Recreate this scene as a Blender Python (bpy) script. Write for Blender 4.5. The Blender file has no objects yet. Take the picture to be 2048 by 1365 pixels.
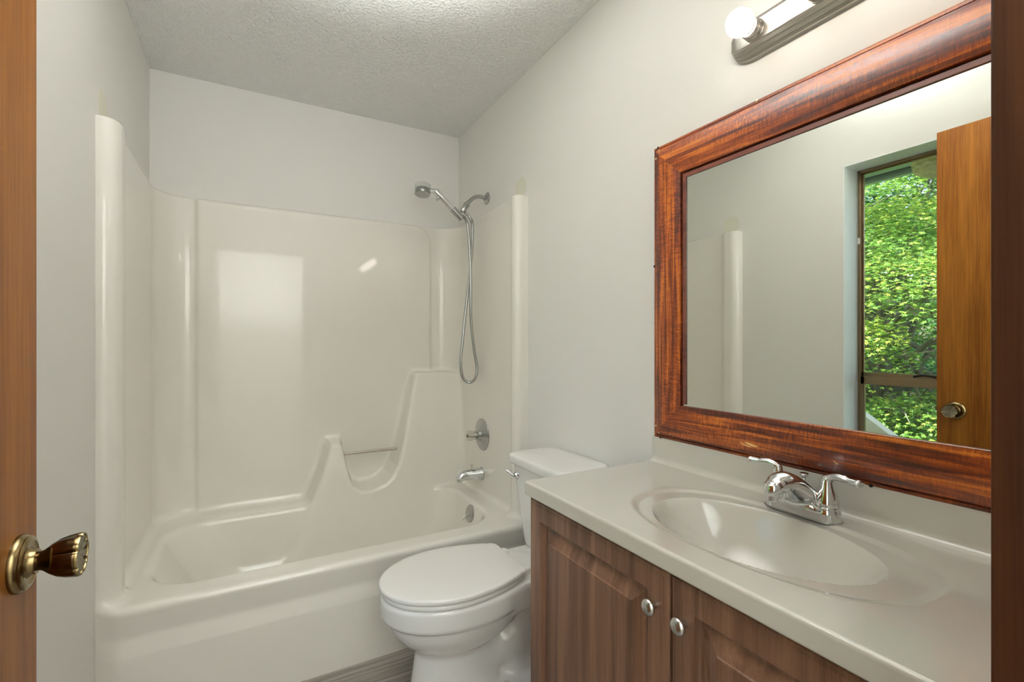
import bpy, bmesh, math, random
import numpy as np
from mathutils import Vector, Matrix
random.seed(7); rng = np.random.default_rng(7)
sc = bpy.context.scene
COL = sc.collection
PI = math.pi

# ------------------------------------------------------------------ camera, light, exposure
CAM_H = 1.18
cam_d = bpy.data.cameras.new('camera'); cam = bpy.data.objects.new('camera', cam_d); COL.objects.link(cam)
cam.location = (0, 0, CAM_H); cam.rotation_euler = (PI/2, 0, -math.atan(525/946))
cam_d.sensor_width = 36; cam_d.lens = 946/2048*36; cam_d.shift_y = 4.5/2048
cam_d.clip_start = 0.01; cam_d.clip_end = 200
sc.camera = cam
sc.view_settings.view_transform = 'Standard'; sc.view_settings.look = 'None'
sc.view_settings.exposure = 1.04; sc.view_settings.gamma = 1.0; sc.view_settings.use_curve_mapping = False
sc.cycles.max_bounces = 14; sc.cycles.diffuse_bounces = 7; sc.cycles.glossy_bounces = 6
sc.cycles.transmission_bounces = 8; sc.cycles.transparent_max_bounces = 12
sc.cycles.caustics_reflective = False; sc.cycles.caustics_refractive = False
sc.cycles.sample_clamp_indirect = 4.0
sc.cycles.use_denoising = True

W = bpy.data.worlds.new('sky'); sc.world = W; W.use_nodes = True
nt = W.node_tree; nt.nodes.clear()
sky = nt.nodes.new('ShaderNodeTexSky'); sky.sky_type = 'NISHITA'; sky.sun_disc = False
sky.sun_elevation = math.radians(52); sky.sun_rotation = math.radians(70)
sky.air_density = 1.4; sky.dust_density = 3.0; sky.ozone_density = 1.0
bg = nt.nodes.new('ShaderNodeBackground'); bg.inputs['Strength'].default_value = 0.30
wo = nt.nodes.new('ShaderNodeOutputWorld')
nt.links.new(sky.outputs[0], bg.inputs[0]); nt.links.new(bg.outputs[0], wo.inputs[0])

def light(name, kind, loc, energy, color=(1,1,1), rot=(0,0,0), **kw):
    d = bpy.data.lights.new(name, kind); d.energy = energy; d.color = color
    for k, v in kw.items(): setattr(d, k, v)
    o = bpy.data.objects.new(name, d); COL.objects.link(o); o.location = loc; o.rotation_euler = rot
    return o
sun_dir = Vector((-0.62, -0.35, -1.0)).normalized()
sun = light('sun', 'SUN', (3, 4, 9), 6.5, (1.0, 0.95, 0.84), angle=math.radians(1.0))
sun.rotation_euler = sun_dir.to_track_quat('-Z', 'Y').to_euler()
light('added_ceiling_bounce', 'AREA', (0.22, 0.82, 1.80), 20, (1.0, 0.99, 0.965), (PI-0.16, 0, 0), shape='DISK', size=0.3, spread=math.radians(100))  # unseen uplight added above the frame to even out the room brightness
# unseen uplight added behind the doorway to brighten the tub through it
light('added_bedroom_fill', 'AREA', (0.2, -1.3, 1.3), 88, (0.97, 1.0, 1.0), (PI, 0, 0), shape='RECTANGLE', size=1.6, size_y=1.6)
BULB_STRENGTH = 6.0

# ------------------------------------------------------------------ object helpers
def props(o, label=None, cat=None, group=None, kind=None):
    if label: o['label'] = label
    if cat: o['category'] = cat
    if group: o['group'] = group
    if kind: o['kind'] = kind
    return o
def empty(name, loc, label=None, cat=None, group=None, kind=None):
    o = bpy.data.objects.new(name, None); COL.objects.link(o); o.location = loc
    o.empty_display_size = 0.05
    return props(o, label, cat, group, kind)
def link(name, me, mat, parent=None, smooth=True):
    o = bpy.data.objects.new(name, me); COL.objects.link(o)
    if mat is not None: me.materials.append(mat)
    if parent is not None:
        o.parent = parent
        b = parent; off = Vector((0, 0, 0))
        while b is not None: off += b.location; b = b.parent
        o.location = -off          # meshes are written in room coordinates
    if smooth: me.shade_smooth()
    else: me.shade_flat()
    return o
def rebase(o, loc):
    """give a top-level mesh its origin at loc"""
    o.data.transform(Matrix.Translation(-Vector(loc))); o.location = loc; return o
class MB:
    def __init__(s): s.v = []; s.f = []
    def add(s, v, f):
        n = len(s.v); s.v += [tuple(p) for p in v]; s.f += [tuple(i+n for i in q) for q in f]; return s
    def box(s, x0, x1, y0, y1, z0, z1):
        v = [(x0,y0,z0),(x1,y0,z0),(x1,y1,z0),(x0,y1,z0),(x0,y0,z1),(x1,y0,z1),(x1,y1,z1),(x0,y1,z1)]
        return s.add(v, [(0,3,2,1),(4,5,6,7),(0,1,5,4),(1,2,6,5),(2,3,7,6),(3,0,4,7)])
    def lathe(s, prof, org, axis, n=32, lobes=0, amp=0.0, caps=True):
        """prof: (distance along axis, radius)"""
        a = Vector(axis).normalized(); u = a.orthogonal().normalized()
        if abs(a.z) < 0.9: u = Vector((0,0,1)).cross(a).normalized()
        w = a.cross(u); o = Vector(org); v = []; f = []
        for k, (h, r) in enumerate(prof):
            for i in range(n):
                t = 2*PI*i/n
                m = 1.0
                if lobes:
                    am = amp[k] if hasattr(amp, '__len__') else amp
                    m = 1 - am*(1-abs(math.cos(lobes*t/2)))**3
                v.append(o + a*h + (u*math.cos(t) + w*math.sin(t))*r*m)
        for k in range(len(prof)-1):
            for i in range(n):
                j = (i+1) % n; f.append((k*n+i, k*n+j, (k+1)*n+j, (k+1)*n+i))
        if caps:
            f.append(tuple(range(n))[::-1]); f.append(tuple((len(prof)-1)*n+i for i in range(n)))
        return s.add(v, f)
    def tube(s, pts, rad, n=10, flat=None, caps=True, up=None):
        pts = [Vector(p) for p in pts]; m = len(pts)
        rad = rad if hasattr(rad, '__len__') else [rad]*m
        v = []; f = []; u = None
        for k in range(m):
            t = (pts[min(k+1, m-1)] - pts[max(k-1, 0)]).normalized()
            if u is None:
                u = (Vector(up) if up else t.orthogonal()); u = (u - t*u.dot(t)).normalized()
            else: u = (u - t*u.dot(t)).normalized()
            w = t.cross(u)
            fl = 1.0 if flat is None else (flat[k] if hasattr(flat, '__len__') else flat)
            for i in range(n):
                a = 2*PI*i/n; v.append(pts[k] + u*math.cos(a)*rad[k]*fl + w*math.sin(a)*rad[k])
        for k in range(m-1):
            for i in range(n):
                j = (i+1) % n; f.append((k*n+i, k*n+j, (k+1)*n+j, (k+1)*n+i))
        if caps: f.append(tuple(range(n))[::-1]); f.append(tuple((m-1)*n+i for i in range(n)))
        return s.add(v, f)
    def rings(s, rr, cap=True, closed=False):
        n = len(rr[0]); v = [p for r in rr for p in r]; f = []; m = len(rr)
        for k in range(m if closed else m-1):
            k2 = (k+1) % m
            for i in range(n):
                j = (i+1) % n; f.append((k*n+i, k*n+j, k2*n+j, k2*n+i))
        if cap and not closed: f.append(tuple(range(n))[::-1]); f.append(tuple((m-1)*n+i for i in range(n)))
        return s.add(v, f)
    def build(s, name, mat, parent=None, smooth=True, bevel=0.0, seg=2, angle=35, fix=True):
        me = bpy.data.meshes.new(name); me.from_pydata(s.v, [], s.f); me.update()
        if bevel or fix:
            bm = bmesh.new(); bm.from_mesh(me)
            if bevel:
                ed = [e for e in bm.edges if len(e.link_faces) == 2 and e.calc_face_angle(0) > math.radians(angle)]
                bmesh.ops.bevel(bm, geom=ed, offset=bevel, segments=seg, profile=0.5, affect='EDGES')
            if fix: bmesh.ops.recalc_face_normals(bm, faces=bm.faces)
            bm.to_mesh(me); bm.free()
        o = link(name, me, mat, parent, smooth)
        if smooth: me.set_sharp_from_angle(angle=math.radians(40))
        return o
def spline(pts, per=8):
    """Catmull-Rom through points"""
    P = [Vector(p) for p in pts]; P = [P[0]*2-P[1]] + P + [P[-1]*2-P[-2]]; out = []
    for i in range(1, len(P)-2):
        for k in range(per):
            t = k/per; a, b, c, d = P[i-1], P[i], P[i+1], P[i+2]
            out.append(0.5*((2*b)+(c-a)*t+(2*a-5*b+4*c-d)*t*t+(3*b-a-3*c+d)*t**3))
    out.append(P[-2]); return out

# ------------------------------------------------------------------ implicit surfaces
def smin(a, b, k):
    h = np.maximum(k-np.abs(a-b), 0)/k
    return np.minimum(a, b) - h*h*k*0.25
def smax(a, b, k): return -smin(-a, -b, k)
def rbox(x, y, z, c, hs, r):
    qx = np.abs(x-c[0])-hs[0]+r; qy = np.abs(y-c[1])-hs[1]+r; qz = np.abs(z-c[2])-hs[2]+r
    return np.sqrt(np.maximum(qx,0)**2+np.maximum(qy,0)**2+np.maximum(qz,0)**2)+np.minimum(np.maximum(qx, np.maximum(qy, qz)), 0)-r
def rrect(x, y, x0, x1, y0, y1, r):
    qx = np.abs(x-(x0+x1)/2)-(x1-x0)/2+r; qy = np.abs(y-(y0+y1)/2)-(y1-y0)/2+r
    return np.sqrt(np.maximum(qx,0)**2+np.maximum(qy,0)**2)+np.minimum(np.maximum(qx, qy), 0)-r
def polysdf(px, pz, poly):
    n = len(poly); d = np.full(np.broadcast(px, pz).shape, 1e9); s = np.ones_like(d)
    for i in range(n):
        ax, az = poly[i]; bx, bz = poly[i-1]
        ex, ez = bx-ax, bz-az; wx, wz = px-ax, pz-az
        t = np.clip((wx*ex+wz*ez)/(ex*ex+ez*ez), 0, 1)
        d = np.minimum(d, (wx-ex*t)**2+(wz-ez*t)**2)
        c1 = pz >= az; c2 = pz < bz; c3 = ex*wz > ez*wx
        fl = (c1 & c2 & c3) | (~c1 & ~c2 & ~c3)
        s = np.where(fl, -s, s)
    return s*np.sqrt(d)
def isosurface(f, lo, hi, h):
    ax = [np.arange(lo[i], hi[i]+h*0.5, h) for i in range(3)]
    X = ax[0][:,None,None]; Y = ax[1][None,:,None]; Z = ax[2][None,None,:]
    F = np.broadcast_to(f(X, Y, Z), tuple(len(a) for a in ax)).astype(np.float32)
    nx, ny, nz = F.shape; I = F < 0
    cs = np.zeros((nx-1, ny-1, nz-1), np.int8)
    for a in (0,1):
        for b in (0,1):
            for c in (0,1): cs += I[a:nx-1+a, b:ny-1+b, c:nz-1+c]
    act = (cs > 0) & (cs < 8)
    ids = -np.ones(act.shape, np.int64); ijk = np.argwhere(act); ids[act] = np.arange(len(ijk))
    acc = np.zeros((len(ijk), 3)); cnt = np.zeros(len(ijk))
    cor = [(a,b,c) for a in (0,1) for b in (0,1) for c in (0,1)]
    for p in cor:
        for ax_ in range(3):
            if p[ax_] == 0:
                q = list(p); q[ax_] = 1
                f0 = F[ijk[:,0]+p[0], ijk[:,1]+p[1], ijk[:,2]+p[2]]; f1 = F[ijk[:,0]+q[0], ijk[:,1]+q[1], ijk[:,2]+q[2]]
                m = (f0 < 0) != (f1 < 0); t = np.where(m, f0/np.where(m, f0-f1, 1), 0)
                pt = np.array(p, float)[None,:].repeat(len(ijk), 0); pt[:,ax_] += t
                acc[m] += pt[m]; cnt[m] += 1
    V = (acc/cnt[:,None]+ijk)*h + np.array(lo)
    e = h*0.05
    def grad(V):
        x, y, z = V.T
        g = np.stack([f(x+e,y,z)-f(x-e,y,z), f(x,y+e,z)-f(x,y-e,z), f(x,y,z+e)-f(x,y,z-e)], 1)/(2*e)
        return g
    for it in range(3):
        g = grad(V); v = f(*V.T); st = g*(v/np.maximum((g*g).sum(1), 1e-6))[:,None]
        L = np.linalg.norm(st, axis=1); st *= np.minimum(1, h*0.5/np.maximum(L, 1e-9))[:,None]
        V -= st
    lo_, hi_ = np.array([a[0] for a in ax]), np.array([a[-1] for a in ax])
    V = np.clip(V, lo_, hi_)
    N = grad(V); N /= np.maximum(np.linalg.norm(N, axis=1), 1e-9)[:,None]
    Q = []
    for a_ in range(3):
        sl0 = [slice(None)]*3; sl1 = [slice(None)]*3; sl0[a_] = slice(0, -1); sl1[a_] = slice(1, None)
        A = I[tuple(sl0)]; B = I[tuple(sl1)]; ed = np.argwhere(A != B)
        b_, c_ = (a_+1) % 3, (a_+2) % 3
        dims = act.shape
        ok = (ed[:,b_] > 0) & (ed[:,b_] < dims[b_]) & (ed[:,c_] > 0) & (ed[:,c_] < dims[c_])
        ed = ed[ok]; ins = A[ed[:,0], ed[:,1], ed[:,2]]
        def cell(db, dc):
            q = ed.copy(); q[:,b_] += db; q[:,c_] += dc; return ids[q[:,0], q[:,1], q[:,2]]
        q = np.stack([cell(-1,-1), cell(0,-1), cell(0,0), cell(-1,0)], 1)
        q[~ins] = q[~ins][:, ::-1]; Q.append(q)
    Q = np.concatenate(Q); Q = Q[(Q >= 0).all(1)]
    return V, N, Q
def np_mesh(name, V, Q, mat, parent=None, N=None):
    used, inv = np.unique(Q.ravel(), return_inverse=True); k = Q.shape[1]
    me = bpy.data.meshes.new(name); me.vertices.add(len(used)); me.vertices.foreach_set('co', V[used].ravel())
    me.loops.add(inv.size); me.loops.foreach_set('vertex_index', inv.ravel().astype(np.int32))
    me.polygons.add(len(Q)); me.polygons.foreach_set('loop_start', np.arange(len(Q), dtype=np.int32)*k)
    me.update(calc_edges=True); me.validate()
    o = link(name, me, mat, parent)
    if N is not None: me.normals_split_custom_set_from_vertices(N[used].tolist())
    return o

# ------------------------------------------------------------------ materials
def new_mat(name):
    m = bpy.data.materials.new(name); m.use_nodes = True; n = m.node_tree; n.nodes.clear()
    out = n.nodes.new('ShaderNodeOutputMaterial'); b = n.nodes.new('ShaderNodeBsdfPrincipled')
    n.links.new(b.outputs[0], out.inputs[0]); return m, n, b, out
def node(n, t, **kw):
    x = n.nodes.new(t)
    for k, v in kw.items():
        if k in ('s',): 
            for a, b in v.items(): x.inputs[a].default_value = b
        else: setattr(x, k, v)
    return x
def simple(name, color, rough=0.5, metal=0.0, coat=0.0, bump=None, vary=None, spec=0.5, coat_rough=0.05):
    m, n, b, out = new_mat(name)
    b.inputs['Base Color'].default_value = (*color, 1); b.inputs['Roughness'].default_value = rough
    b.inputs['Metallic'].default_value = metal; b.inputs['Coat Weight'].default_value = coat
    b.inputs['Coat Roughness'].default_value = coat_rough; b.inputs['Specular IOR Level'].default_value = spec
    tc = node(n, 'ShaderNodeTexCoord')
    if vary:
        amt, scale = vary
        nz = node(n, 'ShaderNodeTexNoise', s={'Scale': scale, 'Detail': 3.0}); n.links.new(tc.outputs['Object'], nz.inputs['Vector'])
        mr = node(n, 'ShaderNodeMapRange', s={'To Min': 1-amt, 'To Max': 1+amt}); n.links.new(nz.outputs['Fac'], mr.inputs['Value'])
        mx = node(n, 'ShaderNodeVectorMath', operation='SCALE'); mx.inputs[0].default_value = color
        n.links.new(mr.outputs[0], mx.inputs['Scale']); n.links.new(mx.outputs[0], b.inputs['Base Color'])
    if bump:
        st, scale, det = bump
        nz = node(n, 'ShaderNodeTexNoise', s={'Scale': scale, 'Detail': det, 'Roughness': 0.6}); n.links.new(tc.outputs['Object'], nz.inputs['Vector'])
        bp = node(n, 'ShaderNodeBump', s={'Strength': st, 'Distance': 0.002}); n.links.new(nz.outputs['Fac'], bp.inputs['Height'])
        n.links.new(bp.outputs[0], b.inputs['Normal'])
    return m
def ramp(n, stops):
    r = n.nodes.new('ShaderNodeValToRGB'); e = r.color_ramp.elements
    while len(e) < len(stops): e.new(0.5)
    for i, (p, c) in enumerate(stops): e[i].position = p; e[i].color = (*c, 1)
    return r
def wood(name, axis, stops, fine=1.0, rough=0.35, coat=0.3, figure=0.0, stripe=1.0, bump=0.05, broad=1.0, coat_rough=0.15, pores=0.38, spec=0.35):
    """grain runs along axis; broad bands, fine pores and optional cross figure"""
    m, n, b, out = new_mat(name); b.inputs['Specular IOR Level'].default_value = spec; tc = node(n, 'ShaderNodeTexCoord')
    def mapped(long, across):
        mp = node(n, 'ShaderNodeMapping'); sc_ = [across]*3; sc_[axis] = long
        mp.inputs['Scale'].default_value = sc_; n.links.new(tc.outputs['Object'], mp.inputs['Vector']); return mp
    a1 = mapped(1.2*stripe, 22*stripe*broad); n1 = node(n, 'ShaderNodeTexNoise', s={'Scale': 1.0, 'Detail': 5.0, 'Roughness': 0.55, 'Distortion': 0.6}); n.links.new(a1.outputs[0], n1.inputs['Vector'])
    a2 = mapped(9*fine, 420*fine); n2 = node(n, 'ShaderNodeTexNoise', s={'Scale': 1.0, 'Detail': 3.0, 'Roughness': 0.7}); n.links.new(a2.outputs[0], n2.inputs['Vector'])
    add = node(n, 'ShaderNodeMath', operation='MULTIPLY_ADD'); add.inputs[1].default_value = pores; n.links.new(n2.outputs['Fac'], add.inputs[0])
    sub = node(n, 'ShaderNodeMath', operation='SUBTRACT'); sub.inputs[1].default_value = pores/2; n.links.new(n1.outputs['Fac'], sub.inputs[0]); n.links.new(sub.outputs[0], add.inputs[2])
    val = add.outputs[0]
    if figure:
        a3 = mapped(230, 45); n3 = node(n, 'ShaderNodeTexNoise', s={'Scale': 1.0, 'Detail': 2.0, 'Roughness': 0.5, 'Distortion': 1.2}); n.links.new(a3.outputs[0], n3.inputs['Vector'])
        a4 = mapped(5, 16); n4 = node(n, 'ShaderNodeTexNoise', s={'Scale': 1.0, 'Detail': 1.0}); n.links.new(a4.outputs[0], n4.inputs['Vector'])
        mk = node(n, 'ShaderNodeMapRange', s={'From Min': 0.35, 'From Max': 0.65, 'To Min': 0.15, 'To Max': figure}); n.links.new(n4.outputs['Fac'], mk.inputs['Value'])
        s3 = node(n, 'ShaderNodeMath', operation='SUBTRACT'); s3.inputs[1].default_value = 0.5; n.links.new(n3.outputs['Fac'], s3.inputs[0])
        m3 = node(n, 'ShaderNodeMath', operation='MULTIPLY_ADD'); n.links.new(s3.outputs[0], m3.inputs[0]); n.links.new(mk.outputs[0], m3.inputs[1]); n.links.new(val, m3.inputs[2])
        val = m3.outputs[0]
    r = ramp(n, stops); n.links.new(val, r.inputs[0]); n.links.new(r.outputs[0], b.inputs['Base Color'])
    b.inputs['Roughness'].default_value = rough; b.inputs['Coat Weight'].default_value = coat; b.inputs['Coat Roughness'].default_value = coat_rough
    bp = node(n, 'ShaderNodeBump', s={'Strength': bump, 'Distance': 0.001}); n.links.new(n2.outputs['Fac'], bp.inputs['Height']); n.links.new(bp.outputs[0], b.inputs['Normal'])
    return m
def metal(name, color, rough=0.08, brushed=None):
    m, n, b, out = new_mat(name)
    b.inputs['Base Color'].default_value = (*color, 1); b.inputs['Metallic'].default_value = 1; b.inputs['Roughness'].default_value = rough
    if brushed is not None:
        tc = node(n, 'ShaderNodeTexCoord'); mp = node(n, 'ShaderNodeMapping'); s_ = [900]*3; s_[brushed] = 12; mp.inputs['Scale'].default_value = s_
        n.links.new(tc.outputs['Object'], mp.inputs['Vector']); nz = node(n, 'ShaderNodeTexNoise', s={'Scale': 1.0, 'Detail': 2.0}); n.links.new(mp.outputs[0], nz.inputs['Vector'])
        mr = node(n, 'ShaderNodeMapRange', s={'To Min': rough*0.88, 'To Max': rough*1.12}); n.links.new(nz.outputs['Fac'], mr.inputs['Value']); n.links.new(mr.outputs[0], b.inputs['Roughness'])
    return m
M = {}
M['wall'] = simple('wall_paint', (0.76, 0.75, 0.715), 0.55, bump=(0.10, 140, 3), spec=0.3)
def ceiling_mat():
    m, n, b, out = new_mat('textured_ceiling_paint'); b.inputs['Base Color'].default_value = (0.80, 0.805, 0.785, 1); b.inputs['Roughness'].default_value = 0.8
    tc = node(n, 'ShaderNodeTexCoord'); nz = node(n, 'ShaderNodeTexNoise', s={'Scale': 95.0, 'Detail': 3.0, 'Roughness': 0.55}); n.links.new(tc.outputs['Object'], nz.inputs['Vector'])
    mr = node(n, 'ShaderNodeMapRange', s={'From Min': 0.45, 'From Max': 0.68}); n.links.new(nz.outputs['Fac'], mr.inputs['Value'])
    bp = node(n, 'ShaderNodeBump', s={'Strength': 0.9, 'Distance': 0.004}); n.links.new(mr.outputs[0], bp.inputs['Height']); n.links.new(bp.outputs[0], b.inputs['Normal'])
    return m
M['ceiling'] = ceiling_mat()
M['fiberglass'] = simple('gelcoat_fiberglass', (0.79, 0.765, 0.705), 0.28, coat=0.85, vary=(0.015, 2.5), coat_rough=0.045)
M['marble'] = simple('cultured_marble', (0.58, 0.565, 0.51), 0.16, coat=0.7, vary=(0.02, 4.0), coat_rough=0.04)
M['porcelain'] = simple('white_porcelain', (0.80, 0.79, 0.76), 0.12, coat=0.6, coat_rough=0.03)
M['seat'] = simple('seat_plastic', (0.80, 0.785, 0.75), 0.18, coat=0.3)
M['chrome'] = metal('chrome', (0.74, 0.75, 0.76), 0.06)
M['chrome_dull'] = metal('dull_chrome', (0.47, 0.475, 0.47), 0.24)
M['steel'] = metal('stainless_steel', (0.62, 0.58, 0.52), 0.25)
M['nickel'] = metal('brushed_nickel', (0.42, 0.395, 0.36), 0.34, brushed=1)
M['knob_nickel'] = metal('satin_nickel', (0.62, 0.61, 0.59), 0.26)
M['brass'] = metal('antique_brass', (0.27, 0.20, 0.095), 0.24)
M['brass_dark'] = metal('darkened_brass', (0.10, 0.065, 0.03), 0.16)
M['screw'] = metal('brass_screw', (0.60, 0.48, 0.26), 0.3)
M['hole'] = simple('dark_hole', (0.012, 0.008, 0.006), 0.8)
M['bronze'] = metal('bronze_aluminium', (0.27, 0.20, 0.12), 0.38)
M['white_trim'] = simple('white_trim_sky_tint', (0.86, 0.885, 0.895), 0.45)  # bluish white puts the sky light on the window reveal into the colour
M['clear'] = None
M['mirror'] = metal('mirror_silvering', (0.85, 0.875, 0.82), 0.0)
M['patch'] = simple('unpainted_plaster', (0.70, 0.69, 0.58), 0.75, bump=(0.2, 90, 3))
M['chip'] = simple('bare_wood', (0.75, 0.50, 0.20), 0.7)
mah = [(0.32, (0.035, 0.007, 0.004)), (0.44, (0.11, 0.019, 0.006)), (0.54, (0.235, 0.047, 0.008)), (0.66, (0.47, 0.135, 0.017))]
M['mahog_y'] = wood('varnished_mahogany_lengthwise', 1, mah, figure=0.48, coat=0.35, rough=0.32, fine=0.8, stripe=2.6, coat_rough=0.12)
M['mahog_z'] = wood('varnished_mahogany_upright', 2, mah, figure=0.48, coat=0.35, rough=0.32, fine=0.8, stripe=2.6, coat_rough=0.12)
M['door'] = wood('stained_door_veneer', 2, [(0.25, (0.075, 0.020, 0.004)), (0.5, (0.175, 0.058, 0.009)), (0.75, (0.29, 0.112, 0.017))], coat=0.0, rough=0.36, fine=0.55, stripe=0.6, broad=0.55, coat_rough=0.25, bump=0.15, pores=0.66, spec=0.13)
M['jamb'] = wood('stained_jamb', 2, [(0.3, (0.016, 0.006, 0.003)), (0.7, (0.06, 0.022, 0.009))], coat=0.0, rough=0.5, spec=0.1)
M['walnut'] = wood('walnut_foil', 2, [(0.30, (0.095, 0.045, 0.026)), (0.48, (0.17, 0.085, 0.050)), (0.70, (0.26, 0.142, 0.084))], fine=0.75, rough=0.38, coat=0.1, stripe=0.9, broad=1.4)
M['walnut_dark'] = simple('dark_brown_toe_kick', (0.03, 0.016, 0.01), 0.6)  # one even dark brown for the toe kick board
def floor_mat():
    m, n, b, out = new_mat('grey_plank_floor'); tc = node(n, 'ShaderNodeTexCoord')
    mp = node(n, 'ShaderNodeMapping'); n.links.new(tc.outputs['Object'], mp.inputs['Vector'])
    br = node(n, 'ShaderNodeTexBrick', offset=0.37, s={'Scale': 1.0, 'Mortar Size': 0.0012, 'Brick Width': 1.22, 'Row Height': 0.18, 'Color1': (0.4,0.4,0.4,1), 'Color2': (0.75,0.75,0.75,1), 'Mortar': (0,0,0,1)})
    n.links.new(mp.outputs[0], br.inputs['Vector'])
    m2 = node(n, 'ShaderNodeMapping'); m2.inputs['Scale'].default_value = (3, 60, 1); n.links.new(tc.outputs['Object'], m2.inputs['Vector'])
    ad = node(n, 'ShaderNodeVectorMath', operation='MULTIPLY_ADD'); ad.inputs[1].default_value = (9, 9, 9); n.links.new(br.outputs['Color'], ad.inputs[0]); n.links.new(m2.outputs[0], ad.inputs[2])
    nz = node(n, 'ShaderNodeTexNoise', s={'Scale': 1.0, 'Detail': 6.0, 'Roughness': 0.65, 'Distortion': 0.8}); n.links.new(ad.outputs[0], nz.inputs['Vector'])
    r = ramp(n, [(0.28, (0.10, 0.085, 0.075)), (0.5, (0.23, 0.205, 0.18)), (0.72, (0.40, 0.365, 0.33))]); n.links.new(nz.outputs['Fac'], r.inputs[0])
    mx = node(n, 'ShaderNodeMix', data_type='RGBA', blend_type='MULTIPLY'); mx.inputs[0].default_value = 1.0
    gt = node(n, 'ShaderNodeMath', operation='GREATER_THAN'); gt.inputs[1].default_value = 0.1; n.links.new(br.outputs['Color'], gt.inputs[0])
    mr = node(n, 'ShaderNodeMapRange', s={'To Min': 0.35, 'To Max': 1.0}); n.links.new(gt.outputs[0], mr.inputs['Value'])
    n.links.new(r.outputs[0], mx.inputs[6]); n.links.new(mr.outputs[0], mx.inputs[7]); n.links.new(mx.outputs[2], b.inputs['Base Color'])
    b.inputs['Roughness'].default_value = 0.5
    return m
M['floor'] = floor_mat()
def glass_mat(name, tint=(1,1,1), ior=1.45, gloss=1.0, fac_min=0.03):
    m = bpy.data.materials.new(name); m.use_nodes = True; n = m.node_tree; n.nodes.clear()
    out = n.nodes.new('ShaderNodeOutputMaterial'); t = node(n, 'ShaderNodeBsdfTransparent', s={'Color': (*tint, 1)}); g = node(n, 'ShaderNodeBsdfGlossy', s={'Roughness': 0.02})
    lw = node(n, 'ShaderNodeLayerWeight', s={'Blend': 0.5}); pw = node(n, 'ShaderNodeMath', operation='POWER'); pw.inputs[1].default_value = 4.0
    ma = node(n, 'ShaderNodeMath', operation='MULTIPLY_ADD'); ma.inputs[1].default_value = 0.9; ma.inputs[2].default_value = fac_min
    n.links.new(lw.outputs['Facing'], pw.inputs[0]); n.links.new(pw.outputs[0], ma.inputs[0]); mx = n.nodes.new('ShaderNodeMixShader')
    n.links.new(ma.outputs[0], mx.inputs[0]); n.links.new(t.outputs[0], mx.inputs[1]); n.links.new(g.outputs[0], mx.inputs[2]); n.links.new(mx.outputs[0], out.inputs[0])
    return m
M['glass'] = glass_mat('window_glass', (0.97, 0.99, 0.98))
M['clear'] = glass_mat('clear_plastic', (0.90, 0.91, 0.90), 1.6, fac_min=0.08)
def emit(name, color, strength):
    m = bpy.data.materials.new(name); m.use_nodes = True; n = m.node_tree; n.nodes.clear()
    out = n.nodes.new('ShaderNodeOutputMaterial'); e = node(n, 'ShaderNodeEmission', s={'Color': (*color, 1), 'Strength': strength}); n.links.new(e.outputs[0], out.inputs[0]); return m
M['bulb'] = emit('lit_bulb_glass', (1.0, 0.90, 0.78), BULB_STRENGTH)
def leaf_mat(name, lo, mid, hi):
    m, n, b, out = new_mat(name)
    at = node(n, 'ShaderNodeAttribute', attribute_name='tone'); r = ramp(n, [(0.0, lo), (0.55, mid), (1.0, hi)]); n.links.new(at.outputs['Fac'], r.inputs[0])
    n.links.new(r.outputs[0], b.inputs['Base Color']); b.inputs['Roughness'].default_value = 0.4
    tr = node(n, 'ShaderNodeBsdfTranslucent'); n.links.new(r.outputs[0], tr.inputs['Color'])
    mx = n.nodes.new('ShaderNodeMixShader'); mx.inputs[0].default_value = 0.38
    n.links.new(b.outputs[0], mx.inputs[1]); n.links.new(tr.outputs[0], mx.inputs[2]); n.links.new(mx.outputs[0], out.inputs[0]); return m
M['maple'] = leaf_mat('maple_leaves', (0.06, 0.19, 0.05), (0.25, 0.46, 0.08), (0.72, 0.74, 0.14))
M['dark_leaf'] = leaf_mat('dark_evergreen_leaves', (0.015, 0.06, 0.022), (0.04, 0.15, 0.05), (0.10, 0.26, 0.09))  # dark green leaves, tone varied per leaf
M['bark'] = simple('grey_bark', (0.22, 0.20, 0.16), 0.85, bump=(0.6, 60, 4), vary=(0.3, 14))
M['ground'] = simple('dark_green_garden_ground', (0.05, 0.10, 0.03), 0.9, vary=(0.4, 2))  # mottled dark green ground
M['soffit'] = simple('painted_soffit', (0.55, 0.62, 0.54), 0.6)
M['soffit_vent'] = simple('grey_soffit_vent', (0.10, 0.12, 0.13), 0.6)
M['rail'] = simple('weathered_grey_rail', (0.80, 0.69, 0.53), 0.8, bump=(0.3, 80, 3), vary=(0.12, 12))
M['tan'] = simple('tan_planter', (0.92, 0.70, 0.42), 0.7, vary=(0.25, 30))

# ------------------------------------------------------------------ the room
XL, XR, YF, YB, ZC = -0.4006, 1.1234, 0.12, 2.70, 2.44
WY0, WY1, WZ0, WZ1 = 0.50, 1.27, 0.55, 2.068
def struct(name, mb, mat, label=None, **kw):
    o = mb.build(name, mat, None, smooth=False, **kw); o['kind'] = 'structure'
    if label: o['label'] = label
    return o
struct('floor', MB().box(XL-0.16, XR+0.1, 0.0, YB+0.1, -0.08, 0).box(-1.5, 1.9, -2.7, 0.0, -0.08, 0), M['floor'])
struct('ceiling', MB().box(XL-0.16, XR+0.1, 0.0, YB+0.1, ZC, ZC+0.1).box(-1.5, 1.9, -2.7, 0.0, ZC, ZC+0.1), M['ceiling'])
struct('wall_bedroom_left', MB().box(-1.5, -1.4, -2.6, 0.0, 0, ZC), M['wall'])
struct('wall_bedroom_right', MB().box(1.8, 1.9, -2.6, 0.0, 0, ZC), M['wall'])
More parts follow.
